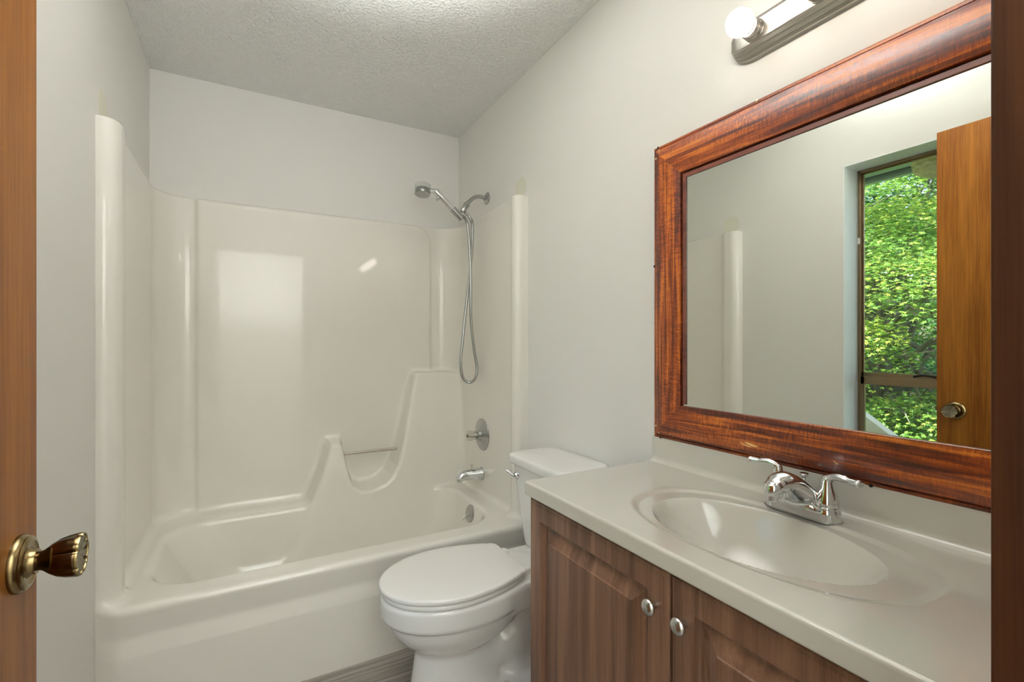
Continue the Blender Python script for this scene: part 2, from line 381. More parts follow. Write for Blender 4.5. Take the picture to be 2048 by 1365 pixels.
struct('wall_bedroom_back', MB().box(-1.5, 1.9, -2.7, -2.6, 0, ZC), M['wall'])
struct('wall_bedroom_front', MB().box(-1.4, XL-0.16, -0.1, 0.0, 0, ZC).box(XR+0.1, 1.8, -0.1, 0.0, 0, ZC), M['wall'])
struct('wall_back', MB().box(XL-0.16, XR+0.1, YB, YB+0.1, 0, ZC), M['wall'])
wr_ = struct('wall_right', MB().box(XR, XR+0.1, 0.0, YB, 0, ZC), M['wall'])
wl_ = struct('wall_left', MB().box(XL-0.16, XL, 0.0, WY0, 0, ZC).box(XL-0.16, XL, WY1, YB, 0, ZC)
       .box(XL-0.16, XL, WY0, WY1, 0, WZ0).box(XL-0.16, XL, WY0, WY1, WZ1, ZC), M['wall'])
DX0, DX1 = -0.285, 0.474
struct('wall_front', MB().box(XL, DX0-0.02, 0.0, YF, 0, ZC).box(DX1+0.02, XR, 0.0, YF, 0, ZC).box(DX0-0.02, DX1+0.02, 0.0, YF, 2.08, ZC), M['wall'])
struct('trim_1', MB().box(DX1, DX1+0.019, -0.01, YF+0.013, 0, 2.06).box(DX1+0.019, DX1+0.06, YF, YF+0.013, 0, 2.12), M['jamb'], bevel=0.002)
struct('trim_2', MB().box(DX0-0.019, DX0, -0.01, YF, 0, 2.06), M['jamb'], bevel=0.002)
struct('trim_3', MB().box(DX0-0.019, DX1+0.019, -0.01, YF, 2.06, 2.079), M['jamb'], bevel=0.002)
def patch(y, z, wall, x, par):
    mb = MB(); n = 40; ring = []
    rr = [[(x, y+math.cos(a)*q[0]*(1+0.03*math.sin(3*a)), z+math.sin(a)*q[1]) for a in [2*PI*i/n for i in range(n)]] for q in ((0.055, 0.056), (0.054, 0.055))]
    for p in range(n): rr[1][p] = (x+wall*0.0008, rr[1][p][1], rr[1][p][2])
    mb.rings(rr); o = mb.build('bare_patch', M['patch'], par, smooth=False); o['label'] = 'yellowish unpainted oval spot'
patch(1.905, 1.911, 1, XL, wl_); patch(1.940, 1.911, -1, XR, wr_)

# window in the left wall
WX = XL-0.13
win = empty('window_1', (WX, (WY0+WY1)/2, WZ0), kind='structure')
mb = MB(); e_ = 0.003
for (a,b,c,d) in ((WY0,WY0+e_,WZ0,WZ1),(WY1-e_,WY1,WZ0,WZ1),(WY0,WY1,WZ0,WZ0+e_),(WY0,WY1,WZ1-e_,WZ1)): mb.box(WX-0.03, XL+0.0008, a, b, c, d)
lin = mb.build('window_reveal', M['white_trim'], win, smooth=False); lin['label'] = 'white reveal with sky light painted in'
mb = MB(); fw = 0.016
for (a,b,c,d) in ((WY0,WY0+fw,WZ0,WZ1),(WY1-fw,WY1,WZ0,WZ1),(WY0,WY1,WZ0,WZ0+fw),(WY0,WY1,WZ1-fw,WZ1)): mb.box(WX-0.03, WX, a, b, c, d)
mb.build('window_frame', M['bronze'], win, smooth=False, bevel=0.0015)
mb = MB(); zt0, zt1 = 1.012, 1.032
y0, y1 = WY0+fw, WY1-fw
for (a,b,c,d) in ((y0,y0+0.008,zt0,WZ1-fw),(y1-0.008,y1,zt0,WZ1-fw),(y0,y1,WZ1-fw-0.006,WZ1-fw),(y0,y1,zt0,zt1)): mb.box(WX-0.026, WX-0.016, a, b, c, d)
us = mb.build('upper_sash', M['bronze'], win, smooth=False, bevel=0.001)
MB().box(WX-0.022, WX-0.019, y0+0.006, y1-0.006, zt1-0.002, WZ1-fw-0.004).build('pane', M['glass'], us, smooth=False)
mb = MB(); ls1 = 1.012; ls0 = 0.972
for (a,b,c,d) in ((y0,y0+0.018,WZ0+fw,ls1),(y1-0.018,y1,WZ0+fw,ls1),(y0,y1,ls0,ls1),(y0,y1,WZ0+fw,WZ0+fw+0.03)): mb.box(WX-0.014, WX+0.002, a, b, c, d)
lsh = mb.build('lower_sash', M['bronze'], win, smooth=False, bevel=0.0015)
MB().box(WX-0.008, WX-0.005, y0+0.015, y1-0.015, WZ0+fw+0.026, ls0+0.003).build('pane', M['glass'], lsh, smooth=False)
MB().tube(spline([(WX+0.004, 0.93, 1.02), (WX+0.008, 0.99, 1.03), (WX+0.006, 1.03, 1.022)], 4), 0.005).build('sash_latch', M['hole'], win)
MB().box(WX-0.003, WX+0.004, WY1-0.014, WY1-0.004, 1.690, 1.722).build('sash_stop', M['white_trim'], win, smooth=False, bevel=0.002)

# door, opened flat against the left wall
FX = -0.2447
dr = empty('door_1', (FX-0.0175, 0.135, 0), kind='structure')
MB().box(FX-0.035, FX, 0.138, 0.848, 0.012, 2.04).build('door_slab', M['door'], dr, smooth=False, bevel=0.0015)
KY, KZ = 0.789, 0.913
def door_knob(sgn, x):
    P = [(0, 0.034), (0.003, 0.0345), (0.006, 0.033), (0.008, 0.031), (0.0095, 0.0315), (0.011, 0.030), (0.012, 0.026), (0.0105, 0.024), (0.010, 0.018), (0.013, 0.015), (0.018, 0.0145)]
    r = MB().lathe(P, (x, KY, KZ), (sgn,0,0), 48).build('rosette', M['brass'], dr)
    prof = [(0.016, 0.0115), (0.020, 0.011), (0.024, 0.0125), (0.030, 0.0175), (0.038, 0.0225), (0.046, 0.0250), (0.054, 0.0262), (0.0575, 0.0262), (0.0590, 0.0250)]
    am = [0, 0, 0, 0.05, 0.10, 0.13, 0.14, 0.14, 0.14]
    k = MB().lathe(prof, (x, KY, KZ), (sgn,0,0), 96, lobes=6, amp=am, caps=False).build('knob', M['brass_dark'], dr)
    MB().lathe([(0.0580, 0.0262), (0.0600, 0.0256), (0.0595, 0.0243), (0.0580, 0.0240)], (x, KY, KZ), (sgn,0,0), 96, lobes=6, amp=0.14, caps=False).build('knob_rim', M['brass'], k)
    # faceted concave end: radial fan
    n = 24; a = Vector((sgn,0,0)); v = [Vector((x, KY, KZ)) + a*0.0545]; f = []
    for i in range(n):
        t = 2*PI*i/n; m_ = 1-0.14*(1-abs(math.cos(3*t)))**3
        v.append(Vector((x + sgn*(0.0592 if i % 2 else 0.0572), KY+math.cos(t)*0.0248*m_, KZ+math.sin(t)*0.0248*m_)))
    for i in range(n): f.append((0, 1+i, 1+(i+1) % n))
    e = MB().add(v, f).build('knob_face', M['knob_face'], k, smooth=False, fix=False)
M['knob_face'] = metal('radial_brass_face', (0.30, 0.27, 0.20), 0.3)
door_knob(1, FX)
P = [(0, 0.034), (0.006, 0.033), (0.010, 0.018), (0.030, 0.011), (0.040, 0.024), (0.058, 0.026), (0.060, 0.02)]
MB().lathe(P, (FX-0.035, KY, KZ), (-1,0,0), 32).build('knob', M['brass_dark'], dr)
MB().box(FX-0.030, FX-0.005, 0.8475, 0.8490, KZ-0.028, KZ+0.028).build('latch_plate', M['brass'], dr, smooth=False)
MB().box(FX-0.023, FX-0.012, 0.848, 0.857, KZ-0.008, KZ+0.008).build('latch_bolt', M['brass'], dr, smooth=False)
for hz in (0.25, 1.05, 1.82):
    MB().lathe([(0,0.006),(0.09,0.006)], (FX-0.004, 0.134, hz), (0,0,1), 12).build('hinge', M['brass'], dr)

# ------------------------------------------------------------------ bathtub with moulded wall surround
RIM = 0.385
poly = [(0.09,-0.3), (0.02,0.07), (0.095,0.115), (0.155,0.18), (0.205,0.27), (0.228,0.36), (0.262,0.44), (0.302,0.54), (0.338,0.655), (0.352,0.682), (0.418,0.684), (0.430,0.655), (0.4457,0.58), (0.463,0.50), (0.480,0.458),
        (0.515,0.440), (0.563,0.440), (0.612,0.455), (0.650,0.485), (0.678,0.530), (0.697,0.590), (0.716,0.655), (0.745,0.780), (0.778,0.915), (0.800,1.005), (0.815,1.023), (0.86,1.023), (1.30,1.020), (1.30,-0.3)]
def tub(x, y, z):
    cav = -rrect(x, y, -0.369, 1.082, 0.9, 2.662, 0.13)
    # raised field of the back panel between the two corner columns
    cav = cav - 0.0*z
    fld = smax(smax(rrect(x, z, -2.0, 0.925, -0.4, 1.856, 0.10), -0.215-x, 0.012), 2.646-y, 0.016)
    P = smax(cav, 1.88-y, 0.02)
    P = smin(P, rbox(x, y, z, (-0.400, 1.886, 1.0), (0.055, 0.060, 1.2), 0.046), 0.012)
    P = smin(P, rbox(x, y, z, (1.123, 1.905, 1.0), (0.066, 0.034, 1.2), 0.032), 0.012)
    P = smin(P, fld, 0.02)
    P = smax(P, z-1.862, 0.008)
    d = RIM - z
    yf = 1.792 + 0.012*np.clip((d-0.01)/0.08, 0, 1) - 0.008*np.clip((d-0.10)/0.05, 0, 1)
    yf = yf + 0.045*np.clip((-0.335-x)/0.065, 0, 1)**2 + 0.05*np.clip((x-1.07)/0.055, 0, 1)**2
    T = smax(z-RIM, yf-y, 0.026)
    ins = 0.16*np.maximum(d, -0.02)
    bl = -0.305 + 0.55*np.maximum(d, -0.02); br = 0.975 - 0.20*d; bf = 1.905 + ins; bb = 2.505 - 0.10*np.maximum(d, -0.02)
    r = 0.16
    qx = np.abs(x-(bl+br)/2)-(br-bl)/2+r; qy = np.abs(y-(bf+bb)/2)-(bb-bf)/2+r
    pl = np.sqrt(np.maximum(qx,0)**2+np.maximum(qy,0)**2)+np.minimum(np.maximum(qx, qy), 0)-r
    B = smax(pl, 0.075-z, 0.14)
    T = smax(T, -B, 0.022)
    Sd = smin(P, T, 0.035)
    pd = polysdf(x, z, poly)
    ym = 2.575 - 0.135*np.clip(1.02-z, 0, 1)
    Mo = smax(pd + 0.13*(2.665-y), ym-y, 0.018)
    # moulded block stays out of the front half of the tub
    return smin(Sd, Mo, 0.022)
V, N, Q = isosurface(tub, (-0.4120, 1.75, -0.004), (1.1340, 2.7110, 1.875), 0.0085)
V[:,0] = np.clip(V[:,0], -0.4002, 1.1230); V[:,1] = np.minimum(V[:,1], 2.6996); V[:,2] = np.maximum(V[:,2], 0.0005)
ts = empty('bathtub_surround', (0.36, 1.8, 0), 'cream one-piece fibreglass bathtub with moulded alcove wall surround', 'bathtub')
zc = V[Q].mean(1)[:,2]
np_mesh('wall_surround', V, Q[zc >= 0.43], M['fiberglass'], ts, N)
np_mesh('tub_basin', V, Q[zc < 0.43], M['fiberglass'], ts, N)
g = MB().tube([(0.425, 2.592, 0.600), (0.722, 2.592, 0.600)], 0.0075, 20).build('grab_bar', M['steel'], ts)
MB().lathe([(0,0.035),(0.003,0.035),(0.005,0.02)], (0.84, 2.21, 0.074), (0,0,1), 24).build('drain', M['chrome_dull'], ts)

# tub fittings on the right panel
PX = 1.082
def tub_end(y, z):
    xs_ = np.linspace(0.6, 1.10, 1001); fv = tub(xs_, np.full(1001, y), np.full(1001, z)); return float(xs_[np.argmax(fv < 0)])
ox = tub_end(2.165, 0.335)
ov = empty('overflow_plate', (ox, 2.165, 0.330), 'round chrome overflow plate with trip lever inside the tub end', 'overflow plate')
ax_ = Vector((-1, 0, 0.2)).normalized()
MB().lathe([(0,0.043),(0.006,0.043),(0.010,0.038),(0.012,0.012),(0.012,0.001)], (ox, 2.165, 0.330), ax_, 40).build('plate', M['chrome_dull'], ov)
MB().tube(spline([(ox-0.008,2.165,0.332),(ox-0.03,2.163,0.324),(ox-0.045,2.160,0.314)],4), [0.004]*4+[0.0045]*4+[0.006], 10).build('trip_lever', M['chrome'], ov)
sp = empty('tub_spout', (PX, 2.285, 0.485), 'short chrome tub spout with pull-up diverter above the overflow plate', 'tub spout')
pts = spline([(1.086,2.285,0.486),(1.05,2.285,0.487),(1.01,2.285,0.488),(0.975,2.285,0.486),(0.957,2.285,0.474),(0.953,2.285,0.458)],4)
rd = np.interp(np.linspace(0,1,len(pts)), [0,0.15,0.5,0.8,1], [0.031,0.029,0.0265,0.023,0.018])
MB().tube(pts, list(rd), 24, up=(0,1,0)).build('spout_body', M['chrome'], sp)
MB().lathe([(0,0.034),(0.004,0.034),(0.008,0.028)], (PX+0.004,2.285,0.485), (-1,0,0), 32).build('escutcheon', M['chrome_dull'], sp)
MB().lathe([(0,0.003),(0.02,0.003),(0.022,0.007),(0.034,0.008),(0.036,0.005)], (1.025,2.285,0.505), (0,0,1), 20).build('diverter_knob', M['clear'], sp)
vl = empty('shower_valve', (PX, 2.275, 0.70), 'round chrome shower valve plate with clear ribbed knob on panel above spout', 'shower valve')
MB().lathe([(0,0.084),(0.003,0.085),(0.006,0.083),(0.008,0.062),(0.012,0.048),(0.018,0.030),(0.034,0.026),(0.036,0.018)], (PX+0.002,2.275,0.695), (-1,0,0), 56).build('escutcheon', M['chrome_dull'], vl)
MB().lathe([(0.034,0.019),(0.040,0.022),(0.060,0.026),(0.078,0.0275),(0.084,0.025),(0.086,0.010)], (PX,2.275,0.695), (-1,0,0), 60, lobes=12, amp=0.10).build('knob', M['clear'], vl)
MB().lathe([(0.020,0.016),(0.060,0.012),(0.084,0.008)], (PX,2.275,0.695), (-1,0,0), 20).build('knob_core', M['steel'], vl)
MB().lathe([(0.0860,0.008),(0.0875,0.007)], (PX,2.275,0.695), (-1,0,0), 20).build('index_button', M['brass_dark'], vl)

# hand shower
hs = empty('hand_shower', (XR, 2.30, 1.963), 'chrome hand shower on a curved arm with looped steel hose', 'shower head')
MB().lathe([(0,0.033),(0.003,0.033),(0.008,0.026),(0.012,0.014)], (XR,2.30,1.963), (-1,0,0), 36).build('flange', M['chrome_dull'], hs)
MB().tube(spline([(1.12,2.30,1.962),(1.08,2.30,1.966),(1.05,2.30,1.958),(1.025,2.30,1.938),(1.00,2.30,1.912)],6), 0.0105, 18).build('shower_arm', M['chrome_dull'], hs)
br = MB().lathe([(0,0.013),(0.002,0.0165),(0.012,0.0165),(0.014,0.0145),(0.018,0.0145),(0.020,0.0155),(0.050,0.014),(0.056,0.010)], (1.005,2.30,1.917), (-0.52,0,-0.85), 24)
br.build('arm_mount', M['chrome_dull'], hs)
A_ = Vector((0.955,2.285,1.838)); B_ = Vector((0.822,2.285,1.955)); dd = (B_-A_).normalized()
MB().lathe([(-0.012,0.014),(-0.010,0.0165),(0.02,0.0175),(0.055,0.0175),(0.057,0.015)], A_+Vector((0.004,0,0)), dd, 24).build('holder', M['chrome_dull'], hs)
hw = MB().lathe([(-0.020,0.009),(-0.018,0.012),(0.03,0.0135),(0.09,0.0155),(0.14,0.0165),(0.168,0.0165),(0.176,0.015),(0.180,0.008)], A_, dd, 28).build('handle', M['chrome'], hs)
MB().lathe([(0,0.007),(0.008,0.007),(0.010,0.009),(0.018,0.009),(0.020,0.006)], A_+dd*0.142+Vector((-0.008,0,-0.010)), (-0.45,-0.3,-0.75), 18).build('spray_button', M['chrome'], hs)
hc = Vector((0.757,2.285,1.944)); ha = Vector((-0.10,-0.18,-1)).normalized()
MB().lathe([(-0.014,0.020),(-0.010,0.030),(-0.004,0.0355),(0.016,0.0365),(0.020,0.034),(0.0205,0.001)], hc, ha, 40).build('spray_head', M['chrome_dull'], hs)
MB().lathe([(-0.034,0.034),(-0.031,0.0385),(0.018,0.0385),(0.022,0.0375),(0.022,0.0365),(-0.030,0.0365)], hc, ha, 40, caps=False).build('clear_collar', M['clear'], hs)
MB().tube([hc+Vector((0.012,0,0.004)), B_+Vector((0.006,0,-0.004))], [0.012,0.012], 16).build('neck', M['chrome'], hs)
hp = [(0.962,2.285,1.846),(0.985,2.282,1.835),(1.000,2.28,1.79),(1.0085,2.28,1.70),(1.016,2.285,1.60),(1.0215,2.29,1.47),(1.0275,2.30,1.31),(1.047,2.305,1.15),(1.064,2.305,1.055),(1.053,2.302,0.995),(1.018,2.30,0.972),(0.980,2.298,1.000),(0.9675,2.297,1.08),(0.979,2.298,1.20),(0.999,2.305,1.357),(1.022,2.31,1.517),(1.0365,2.31,1.677),(1.0395,2.308,1.80),(1.030,2.305,1.838),(1.008,2.30,1.858),(0.990,2.30,1.866)]
hpt = spline(hp, 26); hr = [0.0078+0.0006*math.sin(i*PI) + (0.0005 if i % 2 else -0.0003) for i in range(len(hpt))]
MB().tube(hpt, hr, 12).build('hose', M['chrome_dull'], hs)
MB().lathe([(0,0.0105),(0.022,0.0095),(0.024,0.0075)], (0.992,2.30,1.868), (0.75,0,-0.45), 16).build('hose_nut', M['chrome'], hs)

# ------------------------------------------------------------------ toilet
TY = 1.462
tl = empty('toilet', (0.75, TY, 0), 'white two-piece toilet with closed lid between bathtub and vanity', 'toilet')
def bowl(x, y, z):
    X = x-0.585; ax = np.where(X < 0, 0.232, 0.30)
    def egg(sx, sy): return (np.sqrt((X/(ax+sx))**2+((y-TY)/(0.176+sy))**2)-1)*0.19
    rim = smax(egg(0,0)+0.06*np.maximum(0.375-z, 0), np.abs(z-0.3605)-0.0365, 0.016)
    rim = smax(rim, x-0.90, 0.02)
    e = (np.sqrt(((x-0.605)/0.235)**2+((y-TY)/0.165)**2+((z-0.345)/0.165)**2)-1)*0.16
    e = smax(e, z-0.36, 0.02)
    hx = 0.135+0.03*np.clip((0.2-z)/0.2, 0, 1); hy = 0.088+0.02*np.clip((0.2-z)/0.2,0,1)**2
    ped = (np.sqrt(((x-0.598)/hx)**2+((y-TY)/hy)**2)-1)*0.09
    ped = smax(ped, np.abs(z-0.13)-0.13, 0.01)
    # trapway bulge behind the pedestal
    ys = (y-TY)/1.05
    c1 = np.sqrt((np.sqrt((x-0.70)**2+(z-0.30)**2)-0.16)**2+ys**2)-0.062
    c1 = smax(c1, 0.66-x, 0.02)
    bk = rbox(x, y, z, (0.83, TY, 0.10), (0.06, 0.062, 0.30), 0.05)
    base = rbox(x, y, z, (0.755, TY, 0.02), (0.17, 0.115, 0.028), 0.02)
    deck = rbox(x, y, z, (0.88, TY, 0.350), (0.13, 0.135, 0.047), 0.02)
    o = smin(e, ped, 0.02); o = smin(o, rim, 0.012); o = smin(o, c1, 0.02); o = smin(o, bk, 0.05); o = smin(o, base, 0.02); o = smin(o, deck, 0.03)
    return smax(smax(o, -z, 0.004), z-0.3975, 0.005)
V, N, Q = isosurface(bowl, (0.33, TY-0.2, -0.006), (1.02, TY+0.2, 0.43), 0.006)
np_mesh('bowl', V, Q, M['porcelain'], tl, N)
def egg_outline(x0, x1, cx, b, bb, n=96, r=0.03):
    """closed plan outline: rounded front at x0, blunt back edge at x1 of half width bb"""
    P = []
    for i in range(n//2+1):
        t = PI*i/(n//2)            # from +y widest via front to -y widest
        P.append((cx-(cx-x0)*math.sin(t), TY+b*math.cos(t)))
    m = n//4; back = []
    for i in range(1, m):
        s = i/m; x = cx+(x1-r-cx)*s; back.append((x, b+(bb-b)*s**1.8))
    corner = [(x1-r+r*math.sin(a), bb-r+r*math.cos(a)-0.004) for a in [PI/2*k/6 for k in range(7)]]
    side = back+corner
    P += [(x, TY-w) for x, w in side] + [(x, TY+w) for x, w in side[::-1]]
    return P
def slab(out, z0, z1, r, cxy, steps=5, crown=0.0):
    cx, cy = cxy; rr = []
    def ring(ins, z):
        o = []
        for (x, y) in out:
            d = math.hypot(x-cx, y-cy); k = (d-ins)/d; o.append((cx+(x-cx)*k, cy+(y-cy)*k, z))
        return o
    for i in range(steps+1): a = PI/2*i/steps; rr.append(ring(r*(1-math.sin(a)), z0+r*(1-math.cos(a))))
    for i in range(steps+1): a = PI/2*i/steps; rr.append(ring(r*(1-math.cos(a)), z1-r+r*math.sin(a)))
    for q in (0.03, 0.07, 0.12): 
        if crown: rr.append(ring(q, z1+crown*(1-(1-q/0.13)**2)))
    return MB().rings(rr)
slab(egg_outline(0.356, 0.80, 0.58, 0.176, 0.128), 0.398, 0.413, 0.006, (0.60, TY)).build('seat', M['seat'], tl)
slab(egg_outline(0.349, 0.806, 0.58, 0.179, 0.133), 0.415, 0.433, 0.007, (0.60, TY), crown=0.003).build('lid', M['seat'], tl)
for s in (-1, 1):
    slab([(0.822+0.014*math.cos(a), TY+s*0.075+0.020*math.sin(a)) for a in [2*PI*i/20 for i in range(20)]], 0.396, 0.420, 0.006, (0.822, TY+s*0.075)).build('hinge', M['seat'], tl)
    MB().lathe([(0,0.017),(0.012,0.017),(0.020,0.013),(0.024,0.006),(0.025,0.001)], (0.735, TY+s*0.100, 0.045), (0,0,1), 20).build('bolt_cap', M['seat'], tl)
def rr_ring(x0, x1, y0, y1, r, z, n=8):
    P = []
    for cx, cy, a0 in ((x1-r,y1-r,0),(x0+r,y1-r,PI/2),(x0+r,y0+r,PI),(x1-r,y0+r,1.5*PI)):
        for i in range(n+1): a = a0+PI/2*i/n; P.append((cx+r*math.cos(a), cy+r*math.sin(a), z))
    return P
rr = [rr_ring(0.945, 1.105, TY-0.125, TY+0.125, 0.03, 0.398), rr_ring(0.935, 1.108, TY-0.14, TY+0.14, 0.035, 0.404)]
for t in np.linspace(0, 1, 9): rr.append(rr_ring(0.93-0.030*t, 1.11, TY-0.143-0.030*t**0.7, TY+0.143+0.030*t**0.7, 0.04, 0.42+0.295*t))
MB().rings(rr).build('tank', M['porcelain'], tl)
ro = [(p[0], p[1]) for p in rr_ring(0.882, 1.115, TY-0.187, TY+0.187, 0.045, 0)]
slab(ro, 0.713, 0.752, 0.014, (1.0, TY), crown=0.004).build('tank_lid', M['porcelain'], tl)
lv = MB().lathe([(0,0.015),(0.004,0.016),(0.008,0.012),(0.016,0.009)], (0.905, 1.585, 0.672), (-1,0,0), 24).build('lever_base', M['chrome'], tl)
MB().tube(spline([(0.890,1.583,0.670),(0.885,1.592,0.673),(0.880,1.602,0.678),(0.874,1.614,0.684)],4), [0.008]*4+[0.0075]*4+[0.0085]*4+[0.009], 14, flat=0.55).build('flush_lever', M['chrome'], tl)

# ------------------------------------------------------------------ vanity
VX, VY0, VY1 = 0.672, 0.125, 1.080
vc = empty('vanity_cabinet', (0.89, 0.6, 0), 'walnut brown two-door bathroom vanity cabinet under the sink top', 'cabinet')
mb = MB()
for q in ((VX,XR-0.001,VY0,VY0+0.016,0.0,0.776),(VX,XR-0.001,VY1-0.016,VY1,0.0,0.776),(VX,XR-0.001,VY0,VY1,0.09,0.105),(XR-0.010,XR-0.001,VY0,VY1,0.09,0.776),
          (VX,VX+0.018,VY0,VY1,0.735,0.776),(VX,VX+0.018,VY0,VY1,0.09,0.13),(VX,VX+0.018,0.575,0.625,0.09,0.776),(VX,VX+0.018,VY0,VY0+0.035,0.09,0.776),(VX,VX+0.018,VY1-0.035,VY1,0.09,0.776)): mb.box(*q)
mb.build('body', M['walnut'], vc, smooth=False, bevel=0.001)
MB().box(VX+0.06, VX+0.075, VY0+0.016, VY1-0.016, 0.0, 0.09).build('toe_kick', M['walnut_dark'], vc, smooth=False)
def panel_door(y0, y1, z0, z1, knob_y):
    mb = MB(); xf = 0.654
    def rect(i, x): return [(x, y0+i, z0+i), (x, y1-i, z0+i), (x, y1-i, z1-i), (x, y0+i, z1-i)]
    rr = [rect(0, VX-0.0005), rect(0, xf+0.004), rect(0.003, xf+0.0008), rect(0.011, xf+0.0008), rect(0.0118, xf+0.0002), rect(0.0125, xf), rect(0.050, xf), rect(0.053, xf+0.0060), rect(0.057, xf+0.0095), rect(0.062, xf+0.0105),
          rect(0.066, xf+0.0098), rect(0.092, xf+0.0022), rect(0.094, xf+0.0000), rect(0.096, xf-0.0002)]
    mb.rings(rr); d = mb.build('door', M['walnut'], vc, smooth=False)
    MB().lathe([(0,0.0065),(0.010,0.0055),(0.014,0.007),(0.016,0.0145),(0.0185,0.0155),(0.021,0.0148),(0.0245,0.011),(0.0265,0.006),(0.027,0.0005)], (xf, knob_y, 0.698), (-1,0,0), 40).build('knob', M['knob_nickel'], d)
panel_door(0.603, 1.080, 0.115, 0.770, 0.634); panel_door(0.127, 0.597, 0.115, 0.770, 0.566)
CT = 0.814; CX0 = 0.641
BC = (0.866, 0.572)
def sstep(v): v = np.clip(v, 0, 1); return v*v*(3-2*v)
def dep(x, y):
    px = np.abs((x-BC[0]-0.002)/0.160); py = np.abs((y-BC[1]-0.006)/0.272)
    r1 = ((px**2.35+py**2.35+1e-9)**(1/2.35)-1)*0.16
    rb = np.sqrt(((x-BC[0]+0.004)/0.136)**2+((y-BC[1]-0.012)/0.208)**2+1e-9)
    q = np.clip(1.06-rb, 0, 1)
    return 0.0050*sstep((0.008-r1)/0.016) + 0.118*(1-(1-np.minimum(q*1.25, 1))**2.6)**1.25
def top(x, y, z):
    s = rbox(x, y, z+dep(x, y), (1.0, 0.6, CT-0.019), (0.359, 0.488, 0.019), 0.0055)
    bs = rbox(x, y, z, (1.14, 0.6, CT+0.02), (0.035, 0.486, 0.058), 0.006)
    return smin(s, bs, 0.018)
V, N, Q = isosurface(top, (0.632, 0.1180, 0.650), (1.1300, 1.1, 0.90), 0.0036)
V[:,0] = np.minimum(V[:,0], 1.1229); V[:,1] = np.maximum(V[:,1], 0.1205)
cz = V[Q].mean(1)
vt = empty('sink_countertop', (0.88, 0.6, CT), 'glossy cream moulded countertop with oval sink and low backsplash', 'countertop')
inb = (np.sqrt(((cz[:,0]-BC[0])/0.140)**2+((cz[:,1]-BC[1])/0.226)**2) < 1.0) & (cz[:,2] < CT+0.01)
bsp = (cz[:,0] > 1.098) & (cz[:,2] > CT+0.004)
np_mesh('counter', V, Q[~inb & ~bsp], M['marble'], vt, N)
np_mesh('sink_basin', V, Q[inb], M['marble'], vt, N)
np_mesh('backsplash', V, Q[bsp], M['marble'], vt, N)
MB().lathe([(0,0.022),(0.003,0.022),(0.004,0.016),(0.006,0.014),(0.007,0.001)], (BC[0]-0.004, BC[1], CT-0.1235), (0,0,1), 28).build('drain', M['chrome'], vt)

# faucet
FY = 0.592; FXc = 1.046
fc = empty('faucet', (FXc, FY, CT), 'chrome two-handle centerset faucet with arched spout behind the sink', 'faucet')
def fbody(x, y, z):
    Z = z-CT; dy = np.abs(y-FY)
    b = np.sqrt((x-FXc)**2 + np.maximum(dy-0.052, 0)**2) - 0.0265 + 0.10*np.maximum(Z, 0)
    b = smax(b, Z-0.022, 0.006)
    # bridge rising to the spout
    t = np.clip((FXc+0.005-x)/0.128, 0, 1)
    zc = 0.026 + 0.050*np.sin(np.clip(t*1.25, 0, 1)*PI*0.62) - 0.010*np.clip((t-0.75)/0.25, 0, 1)
    wy = 0.034*(1-t)**1.3 + 0.0155; hz = 0.020*(1-t)+0.0125
    sp_ = (np.sqrt(((y-FY)/wy)**2+((Z-zc)/hz)**2)-1)*np.minimum(wy, hz)*0.9
    sp_ = smax(sp_, (x-FXc-0.014), 0.01); sp_ = smax(sp_, 0.926-x, 0.016)
    s = smin(b, sp_, 0.012)
    mouth = np.sqrt((x-0.944)**2+(y-FY)**2)-0.0135; mouth = smax(mouth, np.abs(Z-0.058)-0.017, 0.003)
    for q in (-1, 1):
        c = np.sqrt((x-FXc)**2+(y-FY-q*0.052)**2)-0.0222; s = smin(s, smax(c, np.abs(Z-0.020)-0.010, 0.003), 0.004)
    return smax(smin(s, mouth, 0.004), -Z, 0.002)
V, N, Q = isosurface(fbody, (0.915, FY-0.085, CT-0.003), (1.082, FY+0.085, CT+0.10), 0.002)
np_mesh('faucet_body', V, Q, M['chrome'], fc, N)
MB().box(FXc-0.0275, FXc+0.0275, FY-0.052, FY+0.052, CT-0.0005, CT+0.0022).lathe([(0,0.0275),(0.0027,0.0275)], (FXc,FY-0.052,CT-0.0005), (0,0,1), 32).lathe([(0,0.0275),(0.0027,0.0275)], (FXc,FY+0.052,CT-0.0005), (0,0,1), 32).build('base_gasket', M['chrome_dull'], fc, fix=False)
for q in (-1, 1):
    hy = FY+q*0.052
    hb = MB().lathe([(0.029,0.0205),(0.031,0.0222),(0.038,0.0222),(0.048,0.0200),(0.058,0.0160),(0.068,0.0122),(0.077,0.0102),(0.085,0.0092),(0.091,0.0070),(0.093,0.003)], (FXc,hy,CT), (0,0,1), 36).build('handle', M['chrome'], fc)
    dirx = 0.010
    L = spline([(FXc,hy,CT+0.080),(FXc,hy+q*0.006,CT+0.089),(FXc-0.001,hy+q*0.020,CT+0.0935),(FXc-0.003,hy+q*0.040,CT+0.0925),(FXc-0.005,hy+q*0.058,CT+0.0915),(FXc-0.006,hy+q*0.066,CT+0.0915)],5)
    rd = np.interp(np.linspace(0,1,len(L)), [0,0.3,0.6,0.9,1], [0.0092,0.0092,0.0098,0.0130,0.0100])
    MB().tube(L, list(rd), 18, flat=[0.95]*5+[0.8]*10+[0.62]*(len(L)-15), up=(0,0,1)).build('lever', M['chrome'], hb)
MB().lathe([(0,0.0022),(0.050,0.0022),(0.054,0.0035),(0.058,0.0085),(0.061,0.0090),(0.0625,0.0085),(0.064,0.001)], (FXc+0.021,FY+0.006,CT+0.018), (0,0,1), 24).build('lift_rod', M['chrome'], fc)

